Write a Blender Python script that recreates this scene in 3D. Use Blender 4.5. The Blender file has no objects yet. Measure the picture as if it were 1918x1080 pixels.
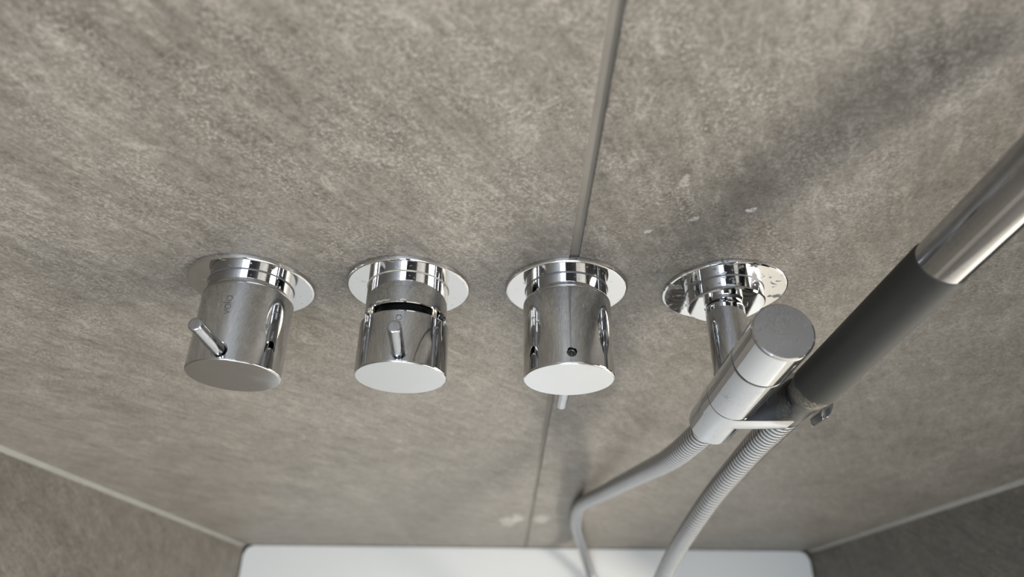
import bpy, bmesh, math, random
from mathutils import Vector, Matrix
random.seed(7)
PI = math.pi
S = 0.001                      # everything below is written in millimetres
scene = bpy.context.scene

# ------------------------------------------------------------------ camera
TH, ROLL, YAW = 0.4865, -0.0119, -0.0009
FPX = 1283.02
cam_data = bpy.data.cameras.new('camera')
cam = bpy.data.objects.new('camera', cam_data)
scene.collection.objects.link(cam)
fw = Vector((0, math.sin(TH), -math.cos(TH)))
rt = Vector((1, 0, 0))
dn = fw.cross(rt)
Rz = Matrix.Rotation(YAW, 3, 'Z')
fw, rt, dn = Rz @ fw, Rz @ rt, Rz @ dn
r2 = math.cos(ROLL) * rt + math.sin(ROLL) * dn
d2 = -math.sin(ROLL) * rt + math.cos(ROLL) * dn
M = Matrix.Identity(4)
for i in range(3):
    M[i][0], M[i][1], M[i][2] = r2[i], -d2[i], -fw[i]
M[0][3], M[1][3], M[2][3] = 0.0, -0.15923, 0.29959
cam.matrix_world = M
cam_data.sensor_width = 36.0
cam_data.lens = FPX * 36.0 / 1918.0
cam_data.clip_start = 0.01
cam_data.dof.use_dof = True
cam_data.dof.focus_distance = 0.318
cam_data.dof.aperture_fstop = 7.4
scene.camera = cam

# ------------------------------------------------------------------ exposure
scene.view_settings.view_transform = 'Standard'
scene.view_settings.look = 'None'
scene.view_settings.exposure = 0.0
scene.view_settings.gamma = 1.0
scene.view_settings.use_curve_mapping = False
scene.cycles.max_bounces = 10
scene.cycles.glossy_bounces = 8
scene.cycles.caustics_reflective = False

# ------------------------------------------------------------------ world and lights
world = bpy.data.worlds.new('cool_fill')
scene.world = world
world.use_nodes = True
world.node_tree.nodes['Background'].inputs[0].default_value = (0.8, 0.9, 1.0, 1)
world.node_tree.nodes['Background'].inputs[1].default_value = 0.6

def area(name, loc, size, direction, watts, color):
    l = bpy.data.lights.new(name, 'AREA')
    l.shape = 'RECTANGLE'
    l.size, l.size_y = size
    l.energy = watts
    l.color = color
    o = bpy.data.objects.new(name, l)
    scene.collection.objects.link(o)
    o.location = loc
    o.rotation_euler = Vector(direction).to_track_quat('-Z', 'Z').to_euler()
    return o
# skylight over the shower, tall warm window on the right, cool fill added unseen opposite the wall to lift its brightness
area('skylight_light', (0.03, -0.80, 1.47), (0.98, 0.88), (0, 0, -1), 44, (0.86, 0.97, 1.14))
area('window_light', (1.985, -1.17, -0.02), (1.9, 0.32), (-1, 0, 0), 88, (1.0, 0.945, 0.875))
area('cool_fill', (0.05, -2.185, 0.35), (0.9, 1.1), (0, 1, 0), 9, (0.85, 0.93, 1.0))

# ------------------------------------------------------------------ materials
def nmat(name):
    m = bpy.data.materials.new(name)
    m.use_nodes = True
    nt = m.node_tree
    return m, nt, nt.nodes['Principled BSDF']

def srgb(r, g, b):
    f = lambda c: (c / 255 / 12.92) if c / 255 <= 0.04045 else ((c / 255 + 0.055) / 1.055) ** 2.4
    return (f(r), f(g), f(b), 1)

def noise(nt, vec, scale, detail=4, rough=0.55, dist=0.0):
    n = nt.nodes.new('ShaderNodeTexNoise')
    n.inputs['Scale'].default_value = scale
    n.inputs['Detail'].default_value = detail
    n.inputs['Roughness'].default_value = rough
    n.inputs['Distortion'].default_value = dist
    nt.links.new(vec, n.inputs['Vector'])
    return n.outputs['Fac']

def ramp(nt, fac, stops):
    n = nt.nodes.new('ShaderNodeValToRGB')
    cr = n.color_ramp
    while len(cr.elements) < len(stops):
        cr.elements.new(0.5)
    for e, (p, c) in zip(cr.elements, stops):
        e.position = p
        e.color = c if not isinstance(c, (int, float)) else (c, c, c, 1)
    nt.links.new(fac, n.inputs['Fac'])
    return n.outputs['Color']

def math_n(nt, op, a, b=None):
    n = nt.nodes.new('ShaderNodeMath')
    n.operation = op
    for i, v in enumerate((a, b)):
        if v is None:
            continue
        if isinstance(v, (int, float)):
            n.inputs[i].default_value = v
        else:
            nt.links.new(v, n.inputs[i])
    return n.outputs[0]

def mixc(nt, fac, a, b, blend='MIX'):
    n = nt.nodes.new('ShaderNodeMix')
    n.data_type = 'RGBA'
    n.blend_type = blend
    for sock, v in ((n.inputs[0], fac), (n.inputs[6], a), (n.inputs[7], b)):
        if isinstance(v, (int, float)):
            sock.default_value = v
        elif isinstance(v, tuple):
            sock.default_value = v
        else:
            nt.links.new(v, sock)
    return n.outputs[2]

def mapped(nt, rot=(0, 0, 0), scale=(1, 1, 1), loc=(0, 0, 0)):
    tc = nt.nodes.new('ShaderNodeTexCoord')
    mp = nt.nodes.new('ShaderNodeMapping')
    mp.vector_type = 'TEXTURE'
    mp.inputs['Rotation'].default_value = rot
    mp.inputs['Scale'].default_value = scale
    mp.inputs['Location'].default_value = loc
    nt.links.new(tc.outputs['Object'], mp.inputs['Vector'])
    return mp.outputs['Vector']

def tile_material(name, ang, relief, tint=1.0, spots=(), loc=(0, 0, 0)):
    m, nt, b = nmat(name)
    iso = mapped(nt, loc=loc)
    # TEXTURE mapping: first axis is the grain direction, stretched
    grain = mapped(nt, rot=(0, 0, ang), scale=(1.45, 1, 1), loc=loc)
    grain2 = mapped(nt, rot=(0, 0, ang + 0.1), scale=(6.0, 1, 1), loc=loc)
    big = noise(nt, grain, 11, 3, 0.5, 0.4)
    mid = noise(nt, grain, 62, 6, 0.65, 0.6)
    pat = noise(nt, iso, 170, 7, 0.72, 0.4)
    fine = noise(nt, grain, 520, 6, 0.8, 0.2)
    streak = noise(nt, grain2, 190, 6, 0.68, 0.3)
    v = math_n(nt, 'MULTIPLY', big, 0.13)
    v = math_n(nt, 'ADD', v, math_n(nt, 'MULTIPLY', mid, 0.15))
    v = math_n(nt, 'ADD', v, math_n(nt, 'MULTIPLY', pat, 0.24))
    v = math_n(nt, 'ADD', v, math_n(nt, 'MULTIPLY', fine, 0.28))
    v = math_n(nt, 'ADD', v, math_n(nt, 'MULTIPLY', streak, 0.20))
    k = tint
    col = ramp(nt, v, [(0.40, srgb(76 * k, 71.5 * k, 64.5 * k)), (0.47, srgb(101 * k, 96.2 * k, 88.2 * k)),
                       (0.53, srgb(118 * k, 112.8 * k, 104.5 * k)), (0.60, srgb(146 * k, 140 * k, 130.5 * k))])
    # crisp mineral speckle, gathered in patches
    sp = noise(nt, iso, 640, 7, 0.82, 0.3)
    gather = ramp(nt, noise(nt, grain, 42, 4, 0.6, 0.5), [(0.40, 0.15), (0.60, 1.0)])
    light = math_n(nt, 'MULTIPLY', ramp(nt, sp, [(0.525, 0.0), (0.575, 0.65)]), gather)
    dark = ramp(nt, sp, [(0.40, 0.42), (0.47, 0.0)])
    col = mixc(nt, light, col, srgb(164 * k, 158 * k, 149 * k))
    col = mixc(nt, dark, col, srgb(68 * k, 63.5 * k, 57 * k))
    # pale dry blotches and darker brown ones
    fl = noise(nt, grain, 75, 9, 0.78, 0.8)
    flm = ramp(nt, fl, [(0.57, 0.0), (0.65, 0.5)])
    col = mixc(nt, flm, col, srgb(158 * k, 152.5 * k, 143.5 * k))
    dk = noise(nt, grain2, 120, 9, 0.78, 0.3)
    dkm = ramp(nt, dk, [(0.33, 0.35), (0.43, 0.0)])
    col = mixc(nt, dkm, col, srgb(72 * k, 66.5 * k, 59 * k))
    # limescale left by water, each patch at its own place on the tile
    for (sx, sy, rx, ry, thr, amt) in spots:
        tc = nt.nodes.new('ShaderNodeTexCoord')
        mp = nt.nodes.new('ShaderNodeMapping')
        mp.vector_type = 'TEXTURE'
        mp.inputs['Location'].default_value = (sx * S, sy * S, 0)
        mp.inputs['Scale'].default_value = (rx * S, ry * S, 1)
        nt.links.new(tc.outputs['Object'], mp.inputs['Vector'])
        ln = nt.nodes.new('ShaderNodeVectorMath')
        ln.operation = 'LENGTH'
        nt.links.new(mp.outputs['Vector'], ln.inputs[0])
        near = ramp(nt, ln.outputs['Value'], [(0.2, 1.0), (1.0, 0.0)])
        ns = noise(nt, iso, 420 if rx < 12 else 90, 5, 0.7, 0.6)
        msk = ramp(nt, math_n(nt, 'MULTIPLY', near, ns), [(thr, 0.0), (thr + 0.06, amt)])
        col = mixc(nt, msk, col, srgb(205, 203, 198))
    nt.links.new(col, b.inputs['Base Color'])
    b.inputs['Roughness'].default_value = 0.5
    b.inputs['Specular IOR Level'].default_value = 0.35
    bp = nt.nodes.new('ShaderNodeBump')
    bp.inputs['Strength'].default_value = min(1.0, relief)
    bp.inputs['Distance'].default_value = 0.0012 if relief < 1 else 0.0045
    h = math_n(nt, 'ADD', math_n(nt, 'MULTIPLY', mid, 1.0), math_n(nt, 'MULTIPLY', fine, 0.5))
    h = math_n(nt, 'ADD', h, math_n(nt, 'MULTIPLY', streak, 0.7))
    nt.links.new(h, bp.inputs['Height'])
    nt.links.new(bp.outputs['Normal'], b.inputs['Normal'])
    return m

def plain(name, color, rough=0.5, metallic=0.0, bump=None, var=None):
    m, nt, b = nmat(name)
    b.inputs['Base Color'].default_value = color
    b.inputs['Roughness'].default_value = rough
    b.inputs['Metallic'].default_value = metallic
    vec = mapped(nt)
    if var:
        n = noise(nt, vec, var[0], 4, 0.6)
        f = var[1]
        lo = tuple(c * (1 - f) for c in color[:3]) + (1,)
        hi = tuple(min(1, c * (1 + f)) for c in color[:3]) + (1,)
        nt.links.new(ramp(nt, n, [(0.35, lo), (0.65, hi)]), b.inputs['Base Color'])
    if bump:
        bp = nt.nodes.new('ShaderNodeBump')
        bp.inputs['Strength'].default_value = bump[1]
        bp.inputs['Distance'].default_value = 0.0006
        nt.links.new(noise(nt, vec, bump[0], 4, 0.6), bp.inputs['Height'])
        nt.links.new(bp.outputs['Normal'], b.inputs['Normal'])
    return m

def chrome(name, base=0.60, rough=0.035, spread=0.05, scale=0.0, dirt=0.0, dirt_scale=160, dirt_color=(0.42, 0.41, 0.38, 1)):
    m, nt, b = nmat(name)
    b.inputs['Base Color'].default_value = (base * 0.985, base, base * 1.02, 1)
    b.inputs['Metallic'].default_value = 1.0
    vec = mapped(nt)
    sm = noise(nt, vec, 90, 4, 0.6, 0.5)
    rr = ramp(nt, sm, [(0.40, rough), (0.72, rough + spread)])
    if dirt > 0:
        d = noise(nt, vec, dirt_scale, 4, 0.6, 0.6)
        msk = ramp(nt, d, [(1 - dirt, 0.0), (1 - dirt + 0.05, 1.0)])
        nt.links.new(mixc(nt, msk, (base, base, base, 1), dirt_color), b.inputs['Base Color'])
        nt.links.new(mixc(nt, msk, rr, (0.45, 0.45, 0.45, 1)), b.inputs['Roughness'])
        nt.links.new(math_n(nt, 'SUBTRACT', 1.0, math_n(nt, 'MULTIPLY', msk, 0.55)), b.inputs['Metallic'])
    else:
        nt.links.new(rr, b.inputs['Roughness'])
    return m

MAT = {}
MAT['chrome'] = chrome('polished_chrome', base=0.54)
MAT['chrome_spotted'] = chrome('chrome_with_water_spots', dirt=0.36, dirt_scale=420, rough=0.04)
MAT['chrome_stained'] = chrome('chrome_with_flaking', dirt=0.43, dirt_scale=210, rough=0.05, dirt_color=(0.12, 0.12, 0.115, 1))
MAT['chrome_cap'] = chrome('chrome_end_face', rough=0.16, spread=0.10)
MAT['chrome_worn'] = chrome('chrome_worn_cap', base=0.5, rough=0.22, spread=0.2)
def worn_chrome(name, base, rough, scuff):
    m, nt, b = nmat(name)
    b.inputs['Metallic'].default_value = 1.0
    vec = mapped(nt)
    scr = mapped(nt, rot=(0.3, 0.9, 0.4), scale=(1, 7, 1))
    a = noise(nt, scr, 1100, 5, 0.7, 0.3)
    wh = ramp(nt, noise(nt, vec, 70, 4, 0.6, 0.5), [(0.46, 0.0), (0.60, 1.0)])
    msk = math_n(nt, 'MULTIPLY', ramp(nt, a, [(0.54, 0.0), (0.62, scuff)]), wh)
    nt.links.new(mixc(nt, msk, (base * 0.98, base, base * 1.04, 1), (base * 0.45, base * 0.45, base * 0.44, 1)), b.inputs['Base Color'])
    sm = noise(nt, vec, 120, 4, 0.6, 0.5)
    rr = ramp(nt, sm, [(0.35, rough), (0.75, rough + 0.06)])
    nt.links.new(mixc(nt, msk, rr, (0.4, 0.4, 0.4, 1)), b.inputs['Roughness'])
    return m
MAT['chrome_brushed'] = worn_chrome('chrome_handled', 0.43, 0.07, 0.5)
MAT['chrome_worn'] = worn_chrome('chrome_worn_cap', 0.54, 0.24, 0.45)
MAT['chrome_cap'] = chrome('chrome_end_face', rough=0.14, spread=0.08, dirt=0.285, dirt_scale=300, dirt_color=(0.36, 0.36, 0.37, 1))
MAT['steel_hose'] = chrome('hose_steel', base=0.43, rough=0.15, spread=0.10)
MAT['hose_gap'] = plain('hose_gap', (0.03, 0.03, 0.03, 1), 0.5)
MAT['black'] = plain('dark_cavity', (0.006, 0.006, 0.006, 1), 0.35)
MAT['etch'] = plain('etched_mark', (0.035, 0.034, 0.032, 1), 0.6)
MAT['seal'] = plain('dark_seal', (0.10, 0.10, 0.10, 1), 0.4)
MAT['scale'] = plain('pale_limescale', srgb(165, 162, 150), 0.7, bump=(500, 0.6), var=(300, 0.25))
MAT['grout'] = plain('grey_grout', srgb(112, 108, 100), 0.75, bump=(300, 0.3), var=(12, 0.18))
MAT['sealant'] = plain('grey_sealant', srgb(122, 121, 114), 0.45, var=(30, 0.06))
MAT['tray'] = plain('white_tray', srgb(226, 226, 222), 0.32, bump=(140, 0.08))
MAT['plaster'] = plain('white_plaster', srgb(128, 124, 117), 0.8, bump=(60, 0.1))
MAT['ceiling'] = plain('ceiling_paint', srgb(228, 228, 226), 0.85)
MAT['floor'] = plain('beige_floor', srgb(204, 199, 188), 0.5, var=(8, 0.05))
MAT['brass'] = plain('pale_brass', (0.75, 0.68, 0.52, 1), 0.25, 1.0)
MAT['frame'] = plain('white_frame', srgb(225, 225, 222), 0.4)
def grip_material():
    m, nt, b = nmat('dark_grey_grip')
    vec = mapped(nt)
    sep = nt.nodes.new('ShaderNodeSeparateXYZ')
    nt.links.new(vec, sep.inputs[0])
    X, Y, Z = sep.outputs['X'], sep.outputs['Y'], sep.outputs['Z']
    # scratches run round the handle and thin out away from its worn lower end (local z runs along the handle)
    arc = math_n(nt, 'MULTIPLY', math_n(nt, 'ARCTAN2', Y, X), 0.0103)
    com = nt.nodes.new('ShaderNodeCombineXYZ')
    nt.links.new(math_n(nt, 'MULTIPLY', arc, 0.13), com.inputs[0])
    nt.links.new(math_n(nt, 'ADD', Z, math_n(nt, 'MULTIPLY', arc, 0.25)), com.inputs[1])
    wear = ramp(nt, math_n(nt, 'ADD', math_n(nt, 'MULTIPLY', Z, 25.0), 0.15), [(0.0, 1.0), (0.17, 0.9), (0.22, 0.30), (0.62, 0.0)])
    sc = noise(nt, com.outputs[0], 2600, 4, 0.75, 0.2)
    thr = math_n(nt, 'SUBTRACT', 0.70, math_n(nt, 'MULTIPLY', wear, 0.24))
    msk = ramp(nt, math_n(nt, 'SUBTRACT', sc, thr), [(0.0, 0.0), (0.05, 0.75)])
    col = mixc(nt, msk, srgb(48, 48, 45), srgb(138, 131, 112))
    nt.links.new(col, b.inputs['Base Color'])
    b.inputs['Roughness'].default_value = 0.6
    b.inputs['Specular IOR Level'].default_value = 0.3
    return m
MAT['grip'] = grip_material()

# ------------------------------------------------------------------ mesh helpers
def link(name, me, mat, parent=None, smooth=None):
    o = bpy.data.objects.new(name, me)
    scene.collection.objects.link(o)
    if mat is not None:
        me.materials.append(mat)
    if parent is not None:
        o.parent = parent
    if smooth is not None:
        for p in me.polygons:
            p.use_smooth = True
        me.set_sharp_from_angle(angle=math.radians(smooth))
    return o

def raw(name, verts, faces, mat, parent=None, smooth=None):
    me = bpy.data.meshes.new(name)
    me.from_pydata([tuple(c * S for c in v) for v in verts], [], faces)
    me.validate()
    bm = bmesh.new()
    bm.from_mesh(me)
    bmesh.ops.recalc_face_normals(bm, faces=bm.faces)
    bm.to_mesh(me)
    bm.free()
    return link(name, me, mat, parent, smooth)

def basis(axis):
    w = Vector(axis).normalized()
    u = Vector((1, 0, 0)) if abs(w.x) < 0.8 else Vector((0, 1, 0))
    u = (u - w * u.dot(w)).normalized()
    return u, w.cross(u), w

def lathe_data(profile, origin=(0, 0, 0), axis=(0, -1, 0), seg=96, close=True, closed_profile=False):
    """profile: list of (radius, distance along the axis)"""
    u, v, w = basis(axis)
    o = Vector(origin)
    vs, fs, rings = [], [], []
    for r, d in profile:
        if r < 1e-6:
            rings.append([len(vs)])
            vs.append(o + w * d)
        else:
            base = len(vs)
            for k in range(seg):
                t = 2 * PI * k / seg
                vs.append(o + w * d + (u * math.cos(t) + v * math.sin(t)) * r)
            rings.append(list(range(base, base + seg)))
    pairs = list(zip(rings[:-1], rings[1:]))
    if closed_profile:
        pairs.append((rings[-1], rings[0]))
    for a, b_ in pairs:
        for k in range(seg):
            k2 = (k + 1) % seg
            if len(a) == 1 and len(b_) == 1:
                continue
            if len(a) == 1:
                fs.append((a[0], b_[k2], b_[k]))
            elif len(b_) == 1:
                fs.append((a[k], a[k2], b_[0]))
            else:
                fs.append((a[k], a[k2], b_[k2], b_[k]))
    return vs, fs

def supported(profile, gap=0.22):
    """add holding rings where a long flat run meets a short bevel, so that flats stay flat in the reflections"""
    out = [profile[0]]
    L = lambda a, b_: math.hypot(b_[0] - a[0], b_[1] - a[1])
    n = len(profile)
    for i in range(n - 1):
        a, b_ = profile[i], profile[i + 1]
        l = L(a, b_)
        if l > 1.4:
            f = gap / l
            if i > 0 and L(profile[i - 1], a) < 1.2:
                out.append((a[0] + (b_[0] - a[0]) * f, a[1] + (b_[1] - a[1]) * f))
            if i + 2 < n and L(b_, profile[i + 2]) < 1.2:
                out.append((b_[0] + (a[0] - b_[0]) * f, b_[1] + (a[1] - b_[1]) * f))
        out.append(b_)
    return out

def lathe(name, profile, mat, parent=None, origin=(0, 0, 0), axis=(0, -1, 0), seg=96, smooth=28, closed_profile=False):
    vs, fs = lathe_data(supported(profile), origin, axis, seg, closed_profile=closed_profile)
    return raw(name, vs, fs, mat, parent, smooth)

def box(name, lo, hi, mat, parent=None, bevel=0.0):
    bm = bmesh.new()
    bmesh.ops.create_cube(bm, size=1.0)
    for v in bm.verts:
        v.co = Vector([(lo[i] + hi[i]) / 2 + v.co[i] * (hi[i] - lo[i]) for i in range(3)]) * S
    if bevel:
        bmesh.ops.bevel(bm, geom=list(bm.edges), offset=bevel * S, segments=2, affect='EDGES', profile=0.5)
    me = bpy.data.meshes.new(name)
    bm.to_mesh(me)
    bm.free()
    return link(name, me, mat, parent)

def prism(name, poly, z0, z1, mat, parent=None, bevel=0.4, smooth=28):
    bm = bmesh.new()
    bot = [bm.verts.new((x * S, y * S, z0 * S)) for x, y in poly]
    top = [bm.verts.new((x * S, y * S, z1 * S)) for x, y in poly]
    n = len(poly)
    ft = bm.faces.new(top)
    fb = bm.faces.new(bot[::-1])
    for i in range(n):
        bm.faces.new((bot[i], bot[(i + 1) % n], top[(i + 1) % n], top[i]))
    if bevel:
        bmesh.ops.bevel(bm, geom=list(set(ft.edges) | set(fb.edges)), offset=bevel * S, segments=2, affect='EDGES', profile=0.5)
    bmesh.ops.recalc_face_normals(bm, faces=bm.faces)
    me = bpy.data.meshes.new(name)
    bm.to_mesh(me)
    bm.free()
    return link(name, me, mat, parent, smooth)

def thing(name, loc, label, cat, group=None):
    o = bpy.data.objects.new(name, None)
    scene.collection.objects.link(o)
    o.empty_display_size = 0.02
    o.location = Vector(loc) * S
    o['label'], o['category'] = label, cat
    if group:
        o['group'] = group
    return o

def struct(o):
    o['kind'] = 'structure'
    return o

# ------------------------------------------------------------------ room shell
XL, XR, ZT = -460.9, 522.8, -962.7
JX, JW = 28.5, 4.2
ZC = 1440.0

def tile_part(w, h, mat, parent, origin, rot, name='tile'):
    """a slab 8 mm thick: local x along the wall, local y up, front face at local z = 0"""
    bm = bmesh.new()
    bmesh.ops.create_cube(bm, size=1.0)
    for v in bm.verts:
        v.co = Vector(((v.co.x + 0.5) * w * S, (v.co.y + 0.5) * h * S, (v.co.z - 0.5) * 8 * S))
    bmesh.ops.bevel(bm, geom=list(bm.edges), offset=0.5 * S, segments=2, affect='EDGES', profile=0.5)
    me = bpy.data.meshes.new(name)
    bm.to_mesh(me)
    bm.free()
    o = link(name, me, mat, parent)
    o.location = Vector(origin) * S
    o.rotation_euler = rot
    return o

ROT_BACK = (PI / 2, 0, 0)                 # local x -> +x, y -> +z, z -> -y
ROT_LEFT = (PI / 2, 0, PI / 2)            # local x -> +y, z -> +x
ROT_RIGHT = (PI / 2, 0, -PI / 2)          # local x -> -y, z -> -x
ANG = -1.08
w_l = (JX - JW / 2) - XL
w_r = XR - (JX + JW / 2)
x_r0 = JX + JW / 2
spots_l = [(11.8 - XL, -667 - ZT, 22, 80, 0.38, 0.38), (-2 - XL, -700 - ZT, 36, 110, 0.42, 0.35)]
spots_r = [(75 - x_r0, 62 - ZT, 6, 5, 0.40, 0.45), (66 - x_r0, 88 - ZT, 6, 14, 0.42, 0.28), (97 - x_r0, 69 - ZT, 6, 5, 0.40, 0.75),
           (58 - x_r0, 52 - ZT, 9, 4, 0.42, 0.4), (45 - x_r0, -670 - ZT, 30, 90, 0.39, 0.32)]
MAT['tile_a'] = tile_material('stone_tile_left_of_joint', ANG, 0.35, 1.055, spots_l, (0.3, 0.1, 0))
MAT['tile_b'] = tile_material('stone_tile_right_of_joint', ANG - 0.1, 0.35, 1.035, spots_r, (1.7, 0.9, 2))
MAT['tile_c'] = tile_material('stone_tile_side_wall', 0.95, 1.8, 1.04, (), (3.1, 0.2, 5))

wall_back = struct(box('wall_back', (XL - 120, 1.2, ZT - 40), (XR + 120, 120, ZC), MAT['grout']))
H1 = 1240.0
tile_part(w_l, H1, MAT['tile_a'], wall_back, (XL, 0, ZT), ROT_BACK)
tile_part(w_r, H1, MAT['tile_b'], wall_back, (x_r0, 0, ZT), ROT_BACK)
tile_part(w_l, ZC - ZT - H1 - 4, MAT['tile_a'], wall_back, (XL, 0, ZT + H1 + 4), ROT_BACK)
tile_part(w_r, ZC - ZT - H1 - 4, MAT['tile_b'], wall_back, (x_r0, 0, ZT + H1 + 4), ROT_BACK)

YF = -2200.0
wall_left = struct(box('wall_left', (XL - 120, YF, ZT - 40), (XL - 1.2, 1.2, ZC), MAT['plaster']))
tile_part(1000, H1, MAT['tile_c'], wall_left, (XL, -1000, ZT), ROT_LEFT)
tile_part(1000, ZC - ZT - H1 - 4, MAT['tile_c'], wall_left, (XL, -1000, ZT + H1 + 4), ROT_LEFT)
YS = -228.0
wall_right = struct(box('wall_right', (XR + 1.2, YS, ZT - 40), (XR + 100, 1.2, ZC), MAT['plaster']))
tile_part(-YS, H1, MAT['tile_c'], wall_right, (XR, 0, ZT), ROT_RIGHT)
tile_part(-YS, ZC - ZT - H1 - 4, MAT['tile_c'], wall_right, (XR, 0, ZT + H1 + 4), ROT_RIGHT)
# the rest of the bathroom (behind the camera; seen only in the chrome)
struct(box('wall_back.001', (XR + 100, 0, ZT - 40), (2120, 120, ZC), MAT['plaster']))
struct(box('wall_front', (XL - 120, YF - 120, ZT - 40), (2120, YF, ZC), MAT['plaster']))
struct(box('wall_right.001', (2000, YF, ZT - 40), (2120, 0, ZC), MAT['plaster']))
struct(box('floor', (XL - 120, YF - 120, ZT - 140), (2120, 120, ZT - 40), MAT['floor']))
ceil = struct(box('ceiling', (XL - 120, YF - 120, ZC), (2120, -1240, ZC + 100), MAT['ceiling']))
for lo, hi in (((XL - 120, -360), (2120, 120)), ((XL - 120, -1240), (-460, -360)), ((520, -1240), (2120, -360))):
    box('ceiling_panel', (lo[0], lo[1], ZC), (hi[0], hi[1], ZC + 100), MAT['ceiling'], ceil)
sky_frame = bpy.data.objects.new('window_3', None)
scene.collection.objects.link(sky_frame)
sky_frame['kind'] = 'structure'
for lo, hi in (((-475, -1255), (535, -1240)), ((-475, -360), (535, -345)), ((-475, -1240), (-460, -360)), ((520, -1240), (535, -360))):
    box('frame_bar', (lo[0], lo[1], ZC - 12), (hi[0], hi[1], ZC), MAT['frame'], sky_frame, 2)

def window(name, along, lo, hi, zlo, zhi, at, sgn):
    """a frame of four bars round a lit opening, standing on the wall face"""
    root = bpy.data.objects.new(name, None)
    scene.collection.objects.link(root)
    root['kind'] = 'structure'
    t = 45
    bars = [((lo - t, zlo - t), (hi + t, zlo)), ((lo - t, zhi), (hi + t, zhi + t)),
            ((lo - t, zlo), (lo, zhi)), ((hi, zlo), (hi + t, zhi))]
    for (a0, z0), (a1, z1) in bars:
        if along == 'x':
            box('frame_bar', (a0, at, z0), (a1, at + 40, z1), MAT['frame'], root, 2)
        else:
            box('frame_bar', (at - 40, a0, z0), (at, a1, z1), MAT['frame'], root, 2)
window('window_1', 'y', -1330, -1010, -970, 930, 2000, -1)
window('fill_frame', 'x', -400, 500, -200, 900, YF, 1)  # unseen frame added round the cool fill lamp

# corner sealant beads
def bead(name, x, sgn, w=4.6):
    pts = [(x, 0), (x + sgn * w, -0.3), (x + sgn * w * 0.62, -w * 0.42), (x + sgn * w * 0.42, -w * 0.62), (x + sgn * 0.3, -w)]
    o = prism(name, [(px, py) for px, py in pts], ZT, ZC, MAT['sealant'], None, 0, 60)
    return struct(o)
bead('trim_1', XL, 1)
bead('trim_2', XR, -1)

# shower tray
def rounded_rect(x0, x1, y0, y1, r, n=8):
    pts = []
    for cx, cy, a0 in ((x1 - r, y1 - r, 0), (x0 + r, y1 - r, PI / 2), (x0 + r, y0 + r, PI), (x1 - r, y0 + r, 1.5 * PI)):
        for k in range(n + 1):
            t = a0 + PI / 2 * k / n
            pts.append((cx + r * math.cos(t), cy + r * math.sin(t)))
    return pts
tray = prism('shower_tray', rounded_rect(XL + 2.5, XR - 2.5, -1000, -1.5, 14), ZT - 40, ZT, MAT['tray'], None, 3, 40)
tray['label'] = 'white shower tray with rounded corners at the foot of the stone wall'
tray['category'] = 'shower tray'

# ------------------------------------------------------------------ control valves
def strokes_to_mesh(name, strokes, R, parent, mat, width=0.25, off=0.03):
    """flat strokes lying on a cylinder of radius R round the -Y axis; (t, s): t along the axis, s round it to the left"""
    vs, fs = [], []
    def P(t, s):
        a = s / R
        return (-(R + off) * math.sin(a), -t, (R + off) * math.cos(a))
    for st0 in strokes:
        st = [st0[0]]
        for p_, q_ in zip(st0[:-1], st0[1:]):
            m_ = max(1, int(math.dist(p_, q_) / 0.4))
            st += [(p_[0] + (q_[0] - p_[0]) * k_ / m_, p_[1] + (q_[1] - p_[1]) * k_ / m_) for k_ in range(1, m_ + 1)]
        st[-1] = st0[-1]
        n = len(st)
        base = len(vs)
        for i, (t, s) in enumerate(st):
            t0, s0 = st[max(0, i - 1)]
            t1, s1 = st[min(n - 1, i + 1)]
            if st[0] == st[-1]:
                t0, s0 = st[(i - 1) % (n - 1)]
                t1, s1 = st[(i + 1) % (n - 1)]
            dx, dy = t1 - t0, s1 - s0
            L = math.hypot(dx, dy) or 1
            nx, ny = -dy / L * width / 2, dx / L * width / 2
            vs += [P(t + nx, s + ny), P(t - nx, s - ny)]
        for i in range(n - 1):
            a = base + 2 * i
            fs.append((a, a + 1, a + 3, a + 2))
    return raw(name, vs, fs, mat, parent)

def logo_strokes(t_end, rot_s=0.0):
    """the maker's four thin letters, read from the front edge towards the wall; t_end is the wall-side end"""
    h, r = 2.5, 1.25
    out = []
    # pen x runs towards the wall (t decreasing), pen y runs left (s)
    def conv(pts, x0):
        return [(t_end + 9.6 - (x0 + x), rot_s - 1.25 + y) for x, y in pts]
    out.append(conv([(0, h), (1.05, 0), (2.1, h)], 0.0))
    circ = [(r + r * math.cos(2 * PI * k / 28), r + r * math.sin(2 * PI * k / 28)) for k in range(28)]
    circ.append(circ[0])
    out.append(conv(circ, 2.6))
    out.append(conv([(0, 0), (0, 4.0)], 5.9))
    out.append(conv(circ, 6.7))
    out.append(conv([(2.5, 0), (2.5, h)], 6.7))
    return out

RK, LK = 21.22, 48.4

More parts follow.
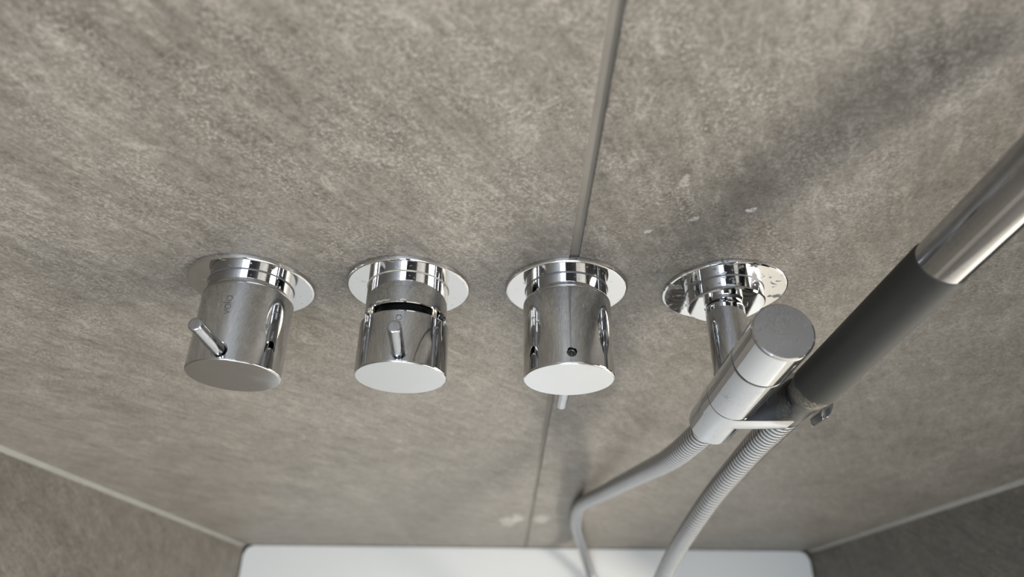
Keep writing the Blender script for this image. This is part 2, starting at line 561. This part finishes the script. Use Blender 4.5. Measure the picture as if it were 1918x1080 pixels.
def cut_hole(o, at, direction, r, depth, seg=40):
    """drill a real hole and keep exact cylinder normals on the chrome round it"""
    d = Vector(direction).normalized()
    vs, fs = lathe_data([(0, 0), (r, 0), (r, depth), (0, depth)], Vector(at) - d * 0, -d, seg)
    me = bpy.data.meshes.new('cutter')
    me.from_pydata([tuple(c * S for c in v) for v in vs], [], fs)
    bm = bmesh.new()
    bm.from_mesh(me)
    bmesh.ops.recalc_face_normals(bm, faces=bm.faces)
    bm.to_mesh(me)
    bm.free()
    c = bpy.data.objects.new('cutter', me)
    scene.collection.objects.link(c)
    c.matrix_world = o.matrix_world.copy()
    c.parent = o.parent
    md = o.modifiers.new('hole', 'BOOLEAN')
    md.operation = 'DIFFERENCE'
    md.solver = 'EXACT'
    md.object = c
    bpy.context.view_layer.update()
    dg = bpy.context.evaluated_depsgraph_get()
    new = bpy.data.meshes.new_from_object(o.evaluated_get(dg))
    o.modifiers.clear()
    o.data = new
    bpy.data.objects.remove(c, do_unlink=True)

def radial_normals(o, R):
    me = o.data
    for p in me.polygons:
        p.use_smooth = True
    me.set_sharp_from_angle(angle=math.radians(28))
    ln = [Vector(n.vector) for n in me.corner_normals]
    for p in me.polygons:
        c, n = p.center, p.normal
        rad = Vector((c.x, 0, c.z))
        if abs(rad.length / S - R) < 0.06 and rad.length > 0 and n.dot(rad.normalized()) > 0.9 and abs(n.y) < 0.05:
            for li in p.loop_indices:
                co = me.vertices[me.loops[li].vertex_index].co
                ln[li] = Vector((co.x, 0, co.z)).normalized()
    me.normals_split_custom_set([tuple(n) for n in ln])

def fillet(r, d0, d1, n, rev=False):
    return [(r, d0 + (d1 - d0) * k / n) for k in range(n + 1)]

def lever(parent, rot, sign, length=48.0, y=-43.8, r=3.0):
    """a slim pin standing out radially; sign +1 up, -1 down"""
    d = Vector((math.sin(rot), 0, math.cos(rot) * sign)) if sign > 0 else Vector((math.sin(rot), 0, -math.cos(rot)))
    o = lathe('lever', [(0, 15), (r, 15), (r, 20), (r, length - 0.8), (r - 0.25, length - 0.25), (r - 0.8, length), (0, length)],
              MAT['chrome_brushed'], parent, (0, y, 0), d, 40)
    return o

def valve(x, kind, label):
    t = thing('shower_valve', (x, 0, 0), label, 'shower valve', 'shower valves in a row on the stone wall')
    lathe('wall_flange', [(0, -0.3), (29.6, -0.3), (30, 0.1), (30, 1.3), (29.85, 1.75), (29.5, 2.05), (29.0, 2.2), (0, 2.2)], MAT['chrome_spotted'], t, seg=160)
    if kind != 'gap':
        lathe('collar', [(0, 1), (20, 1), (20, 4), (20, 8.8), (0, 8.8)], MAT['chrome'], t, seg=160)
        body = [(0, 8.5), (20.1, 8.5), (20.3, 8.65), (20.75, 9.1), (21.05, 9.7), (21.18, 10.2), (RK, 10.7)] + fillet(RK, 11.4, LK - 0.7, 28) + [(20.95, LK - 0.35), (20.5, LK - 0.3), (0, LK - 0.3)]
        start = 13.5
    else:
        lathe('collar', [(0, 1), (19.6, 1), (19.6, 6), (19.6, 18.2), (19.3, 18.6), (18.0, 18.6), (17.7, 18.2), (17.7, 8), (0, 8)], MAT['chrome'], t, seg=160)
        lathe('inner_core', [(0, 6), (14.2, 6), (14.2, 16), (12.5, 16.5), (12.5, 26), (16, 27), (16, 33), (0, 33)], MAT['black'], t, seg=64)
        for a in (-1.02, 1.02):
            c = Vector((math.sin(a) * 16.9, 0, math.cos(a) * 16.9))
            o = lathe('retaining_clip', [(0, 17.0), (1.3, 17.0), (1.5, 17.4), (1.5, 24.5), (1.2, 25), (0, 25)], MAT['brass'], t, tuple(c), (0, -1, 0), 20)
            o['label'] = 'small pale metal clip inside the gap'
        for pts_ in ([(17.3, 12.6), (17.0, 11.0), (17.5, 9.6), (17.1, 8.0), (17.4, 6.4), (17.2, 5.0)], [(17.6, 0.2), (17.3, -1.2), (17.5, -2.6)]):
            o = strokes_to_mesh('limescale_streak', [pts_], 19.6, t, MAT['scale'], 0.8, 0.04)
            o['label'] = 'pale limescale streak on the collar edge'
        body = [(0, 27.5), (19.2, 27.5), (19.2, 23.6), (19.5, 23.1), (20.6, 23.1), (RK, 23.9)] + fillet(RK, 24.4, LK - 0.7, 24) + [(20.95, LK - 0.35), (20.5, LK - 0.3), (0, LK - 0.3)]
        start = 23.0
    rc = 19.6 if kind == 'gap' else 20.0
    lathe('seal_ring', [(rc - 1, 1.9), (rc + 0.5, 1.9), (rc + 0.5, 2.3), (rc + 0.3, 2.55), (rc - 1, 2.55)], MAT['scale'] if kind == 'gap' else MAT['seal'], t, seg=120, closed_profile=True)
    k = lathe('knob', body, MAT['chrome'], t, seg=180)
    if kind == 'down':
        cut_hole(k, (-0.2, -43.0, 30), (0, 0, 1), 2.35, 13.6)
    else:
        rot = 0.012 if kind == 'plain' else 0.079
        d = Vector((math.sin(rot), 0, math.cos(rot)))
        cut_hole(k, tuple(Vector((0, -43.8, 0)) + d * 30), d, 3.75, 12.5)
    radial_normals(k, RK)
    cap = lathe('end_cap', [(0, LK - 1), (20.4, LK - 1), (20.75, LK - 0.3), (20.75, LK - 0.1), (20.55, LK + 0.05), (0, LK + 0.05)], MAT['chrome_cap'], t, seg=160)
    if kind == 'plain':
        lever(t, 0.012, 1)
        o = strokes_to_mesh('maker_mark', logo_strokes(17.0), RK, t, MAT['etch'])
    elif kind == 'gap':
        lever(t, 0.079, 1)
        o = strokes_to_mesh('maker_mark', logo_strokes(25.7, -0.4), RK, t, MAT['etch'])
    else:
        lever(t, 0.0, -1, 48.4, -44.0)
        sc = lathe('set_screw', [(0, 16.5), (2.1, 16.5), (2.1, 19.0), (1.9, 19.25), (1.15, 19.25), (1.05, 19.0), (1.0, 17.6), (0, 17.6)],
                   plain('dark_steel', (0.09, 0.085, 0.075, 1), 0.35, 1.0), t, (-0.2, -43.0, 0), (0, 0, 1), 32)
        sc['label'] = 'dark socket screw sunk in a small hole'
    return t

valve(-128.29, 'plain', 'leftmost chrome shower valve, its pin lever standing up, grey end face')
valve(-51.03, 'gap', 'second chrome shower valve from the left, knob pulled off showing a dark gap')
valve(26.95, 'down', 'third chrome shower valve from the left, over the tile joint, its pin pointing down')

# ------------------------------------------------------------------ hand shower bracket
BX, BY = 104.9, -51.6
br = thing('hand_shower_bracket', (BX, 0, 0), 'chrome wall bracket with thick upright cylinder and fork holding the hand shower', 'shower bracket')
lathe('wall_flange', [(0, -0.3), (29.6, -0.3), (30, 0.1), (30, 1.1), (29.85, 1.55), (29.5, 1.8), (29.0, 1.9), (0, 1.9)], MAT['chrome_stained'], br, seg=160)
lathe('collar', [(0, 1), (18.5, 1), (18.5, 5), (18.5, 8.7), (17.9, 9.3), (10.4, 9.3), (10.2, 8.6), (0, 8.6)],
      MAT['chrome'], br, seg=140)
lathe('seal_ring', [(17.5, 1.7), (18.95, 1.7), (18.95, 2.05), (18.8, 2.25), (17.5, 2.25)], MAT['seal'], br, seg=120, closed_profile=True)
lathe('stem', [(0, 8), (8.7, 8), (8.75, 9.6), (9.25, 11.2)] + fillet(9.3, 11.8, 44, 10) + [(0, 44)], MAT['chrome'], br, (-0.9, 0, 0), seg=96)
TU = Vector((-0.027, 0.005, 1.0)).normalized()
TO = (0, BY, 0)
RT = 12.0
lathe('cylinder_cap', [(0, 35.3), (RT - 0.35, 35.3), (RT - 0.08, 35.5), (RT, 35.8), (RT, 62.4), (RT - 0.25, 63.1), (RT - 0.8, 63.5), (0, 63.5)], MAT['chrome'], br, TO, TU, 120)
wc = lathe('worn_end_face', [(0, 63.3), (RT - 0.85, 63.3), (RT - 0.9, 63.56), (0, 63.56)], MAT['chrome_worn'], br, TO, TU, 96)
wc['label'] = 'scratched dull grey end face'
lathe('cylinder_body', [(0, -9.7), (RT - 0.4, -9.7), (RT - 0.05, -9.3), (RT + 0.08, -8.9), (RT + 0.08, 34.0), (RT - 0.1, 34.45), (RT - 0.9, 34.6), (RT - 0.9, 35.5), (0, 35.5)],
      MAT['chrome_brushed'], br, TO, TU, 120)
lathe('hose_outlet', [(0, -22), (RT, -22), (RT, -50.8), (RT - 0.4, -51.6), (RT - 1.0, -52), (7.6, -52), (7.4, -51), (0, -51)], MAT['chrome_brushed'], br, TO, TU, 120)
# fork plate: stadium with a round seat and a slot open towards the room
HX, HY = 139.6 - BX, -51.7
poly = []
cx0 = 0.35
for k in range(25):                                   # left end round the cylinder, back to front
    a = PI / 2 + PI * k / 24
    poly.append((cx0 + 12.15 * math.cos(a), BY + 12.15 * math.sin(a)))
poly.append((27.2, BY - 12.15))
hr = 8.9
a0 = math.atan2(-math.sqrt(hr ** 2 - (HX - 27.2) ** 2), 27.2 - HX)
a1 = math.atan2(-math.sqrt(hr ** 2 - (40.3 - HX) ** 2), 40.3 - HX)
a1v = a1
span = (a0 - a1v) % (2 * PI)
span = 2 * PI - ((a1v - a0) % (2 * PI))
for k in range(31):                                   # round seat, clockwise from the left prong to the right prong
    a = a0 - span * k / 30
    poly.append((HX + hr * math.cos(a), HY + hr * math.sin(a)))
poly.append((40.3, BY - 11.2))
ro = 13.0
b0 = math.atan2(-11.2 + (BY - HY), 40.3 - HX) + 0.16
for k in range(1, 25):                                # outside of the right prong, front to back
    a = b0 + (PI / 2 - b0) * k / 24
    rr = ro + (12.15 - ro) * k / 24
    poly.append((HX + rr * math.cos(a), HY + rr * math.sin(a)))
prism('fork_plate', poly, -23, -10, MAT['chrome_brushed'], br, 0.45, 28)

# ------------------------------------------------------------------ hand shower
UX, UY = 0.1447, 0.1655
hs_ax = Vector((UX, UY, 1.0))
def hs_pt(z):
    return Vector((132.76 + UX * (z + 60), -59.0 + UY * (z + 60), z))
hs0 = hs_pt(-2.0)
hs = thing('hand_shower', hs0, 'hand shower with dark grey grip and chrome tube leaning in the bracket fork', 'hand shower')
hs.rotation_euler = Vector((0, 0, 1)).rotation_difference(hs_ax).to_euler()
K = hs_ax.length
RG = 10.3
zg = 88.5 * K
g = lathe('grip', [(0, -6.4), (8.9, -6.4), (9.5, -3.6), (RG - 0.25, -0.6), (RG, 0.6), (RG, 6), (RG, 20), (RG, 40), (RG, 60), (RG, zg), (RG - 0.15, zg + 0.8), (RG - 0.6, zg + 1.2), (0, zg + 1.2)],
          MAT['grip'], hs, axis=(0, 0, 1), seg=120)
lathe('grip_end', [(0, -27), (7.2, -27), (7.7, -14), (8.3, -9.4), (8.8, -6.2), (0, -6.2)], plain('grey_rubber', srgb(62, 61, 57), 0.5, var=(200, 0.2)), hs, axis=(0, 0, 1), seg=96)
lathe('tube', [(0, zg), (9.75, zg), (9.75, zg + 2), (9.75, zg + 20), (9.75, 143 * K), (0, 143 * K)], MAT['chrome_brushed'], hs, axis=(0, 0, 1), seg=120)
lathe('end_collar', [(0, 143 * K), (10.2, 143 * K), (10.8, 143.6 * K), (10.9, 145 * K), (10.9, 164 * K), (10, 165 * K), (0, 165 * K)],
      plain('grey_collar', srgb(128, 128, 128), 0.4, 0.4, var=(100, 0.1)), hs, axis=(0, 0, 1), seg=96)

# ------------------------------------------------------------------ shower hose
def catmull(pts, n=60):
    P = [Vector(p) for p in pts]
    P = [2 * P[0] - P[1]] + P + [2 * P[-1] - P[-2]]
    out = []
    for i in range(1, len(P) - 2):
        p0, p1, p2, p3 = P[i - 1:i + 3]
        t0 = 0.0
        t1 = t0 + (p1 - p0).length ** 0.5
        t2 = t1 + (p2 - p1).length ** 0.5
        t3 = t2 + (p3 - p2).length ** 0.5
        for k in range(n):
            t = t1 + (t2 - t1) * k / n
            A1 = (t1 - t) / (t1 - t0) * p0 + (t - t0) / (t1 - t0) * p1
            A2 = (t2 - t) / (t2 - t1) * p1 + (t - t1) / (t2 - t1) * p2
            A3 = (t3 - t) / (t3 - t2) * p2 + (t - t2) / (t3 - t2) * p3
            B1 = (t2 - t) / (t2 - t0) * A1 + (t - t0) / (t2 - t0) * A2
            B2 = (t3 - t) / (t3 - t1) * A2 + (t - t1) / (t3 - t1) * A3
            out.append((t2 - t) / (t2 - t1) * B1 + (t - t1) / (t2 - t1) * B2)
    out.append(P[-2])
    return out

def resample(pts, step):
    out = [pts[0].copy()]
    acc = 0.0
    for a, b_ in zip(pts[:-1], pts[1:]):
        L = (b_ - a).length
        while acc + L >= step:
            f = (step - acc) / L
            a = a + (b_ - a) * f
            out.append(a.copy())
            L = (b_ - a).length
            acc = 0.0
        acc += L
    return out

hose_pts = [(106.25, -51.85, -51.5), (106.3, -51.4, -75), (106.5, -46, -150), (104, -34, -250), (96, -19, -390), (83.5, -7.6, -533),
            (86, -7.2, -610), (93, -7.4, -690), (108, -12, -790), (125, -26, -885), (143, -56, -946), (165, -110, -955.4), (178, -170, -955.4),
            (170, -215, -935), (158, -205, -840), (150, -170, -690), (147, -128, -520), (145.7, -96, -400), (143.4, -76, -291.6), (145.4, -59, -194.5), (145.2, -54, -140), (143, -52.2, -93.5), (140.4, -52.8, -60), hs_pt(-28.5)]
PITCH, RH, NS, NP = 5.2, 7.5, 22, 12
cl = resample(catmull(hose_pts), PITCH / NP)
vs, fs = [], []
nrm = Vector((1, 0, 0))
for i, p in enumerate(cl):
    tg = (cl[min(i + 1, len(cl) - 1)] - cl[max(i - 1, 0)]).normalized()
    nrm = (nrm - tg * nrm.dot(tg)).normalized()
    bn = tg.cross(nrm)
    for k in range(NS):
        th = 2 * PI * k / NS
        ph = (i / NP) % 1.0
        q = 2 * ph - 1
        r = RH - (0.5 * q * q if abs(q) < 0.74 else 1.5)
        vs.append(p + (nrm * math.cos(th) + bn * math.sin(th)) * r)
for i in range(len(cl) - 1):
    for k in range(NS):
        k2 = (k + 1) % NS
        fs.append((i * NS + k, i * NS + k2, (i + 1) * NS + k2, (i + 1) * NS + k))
fs.append(tuple(range(NS)))
fs.append(tuple((len(cl) - 1) * NS + k for k in range(NS)))
hose = raw('shower_hose', vs, fs, MAT['steel_hose'], None, 50)
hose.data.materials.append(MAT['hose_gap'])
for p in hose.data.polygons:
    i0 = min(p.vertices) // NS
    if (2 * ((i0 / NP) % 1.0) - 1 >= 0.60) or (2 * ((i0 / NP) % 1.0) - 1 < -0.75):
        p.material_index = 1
hose['label'] = 'ribbed steel shower hose hanging from the bracket and looping back up to the hand shower'
hose['category'] = 'hose'

# dark panel added unseen above the camera, only to give the dark patch mirrored in the chrome collars
dark_panel = thing('mirrored_panel', (190, -520, 930), 'unseen anthracite panel added above the tray to be mirrored dark in the chrome', 'reflection panel')
prism('dark_slab', rounded_rect(-260, 260, -200, 200, 12), 0, 14, plain('anthracite', (0.012, 0.012, 0.015, 1), 0.4), dark_panel, 1.5)
lathe('panel_hanger', [(0, 13), (26, 13), (26, 20), (11, 24), (11, ZC - 936), (30, ZC - 936), (30, ZC - 930), (0, ZC - 930)], MAT['chrome'], dark_panel, axis=(0, 0, 1), seg=48)
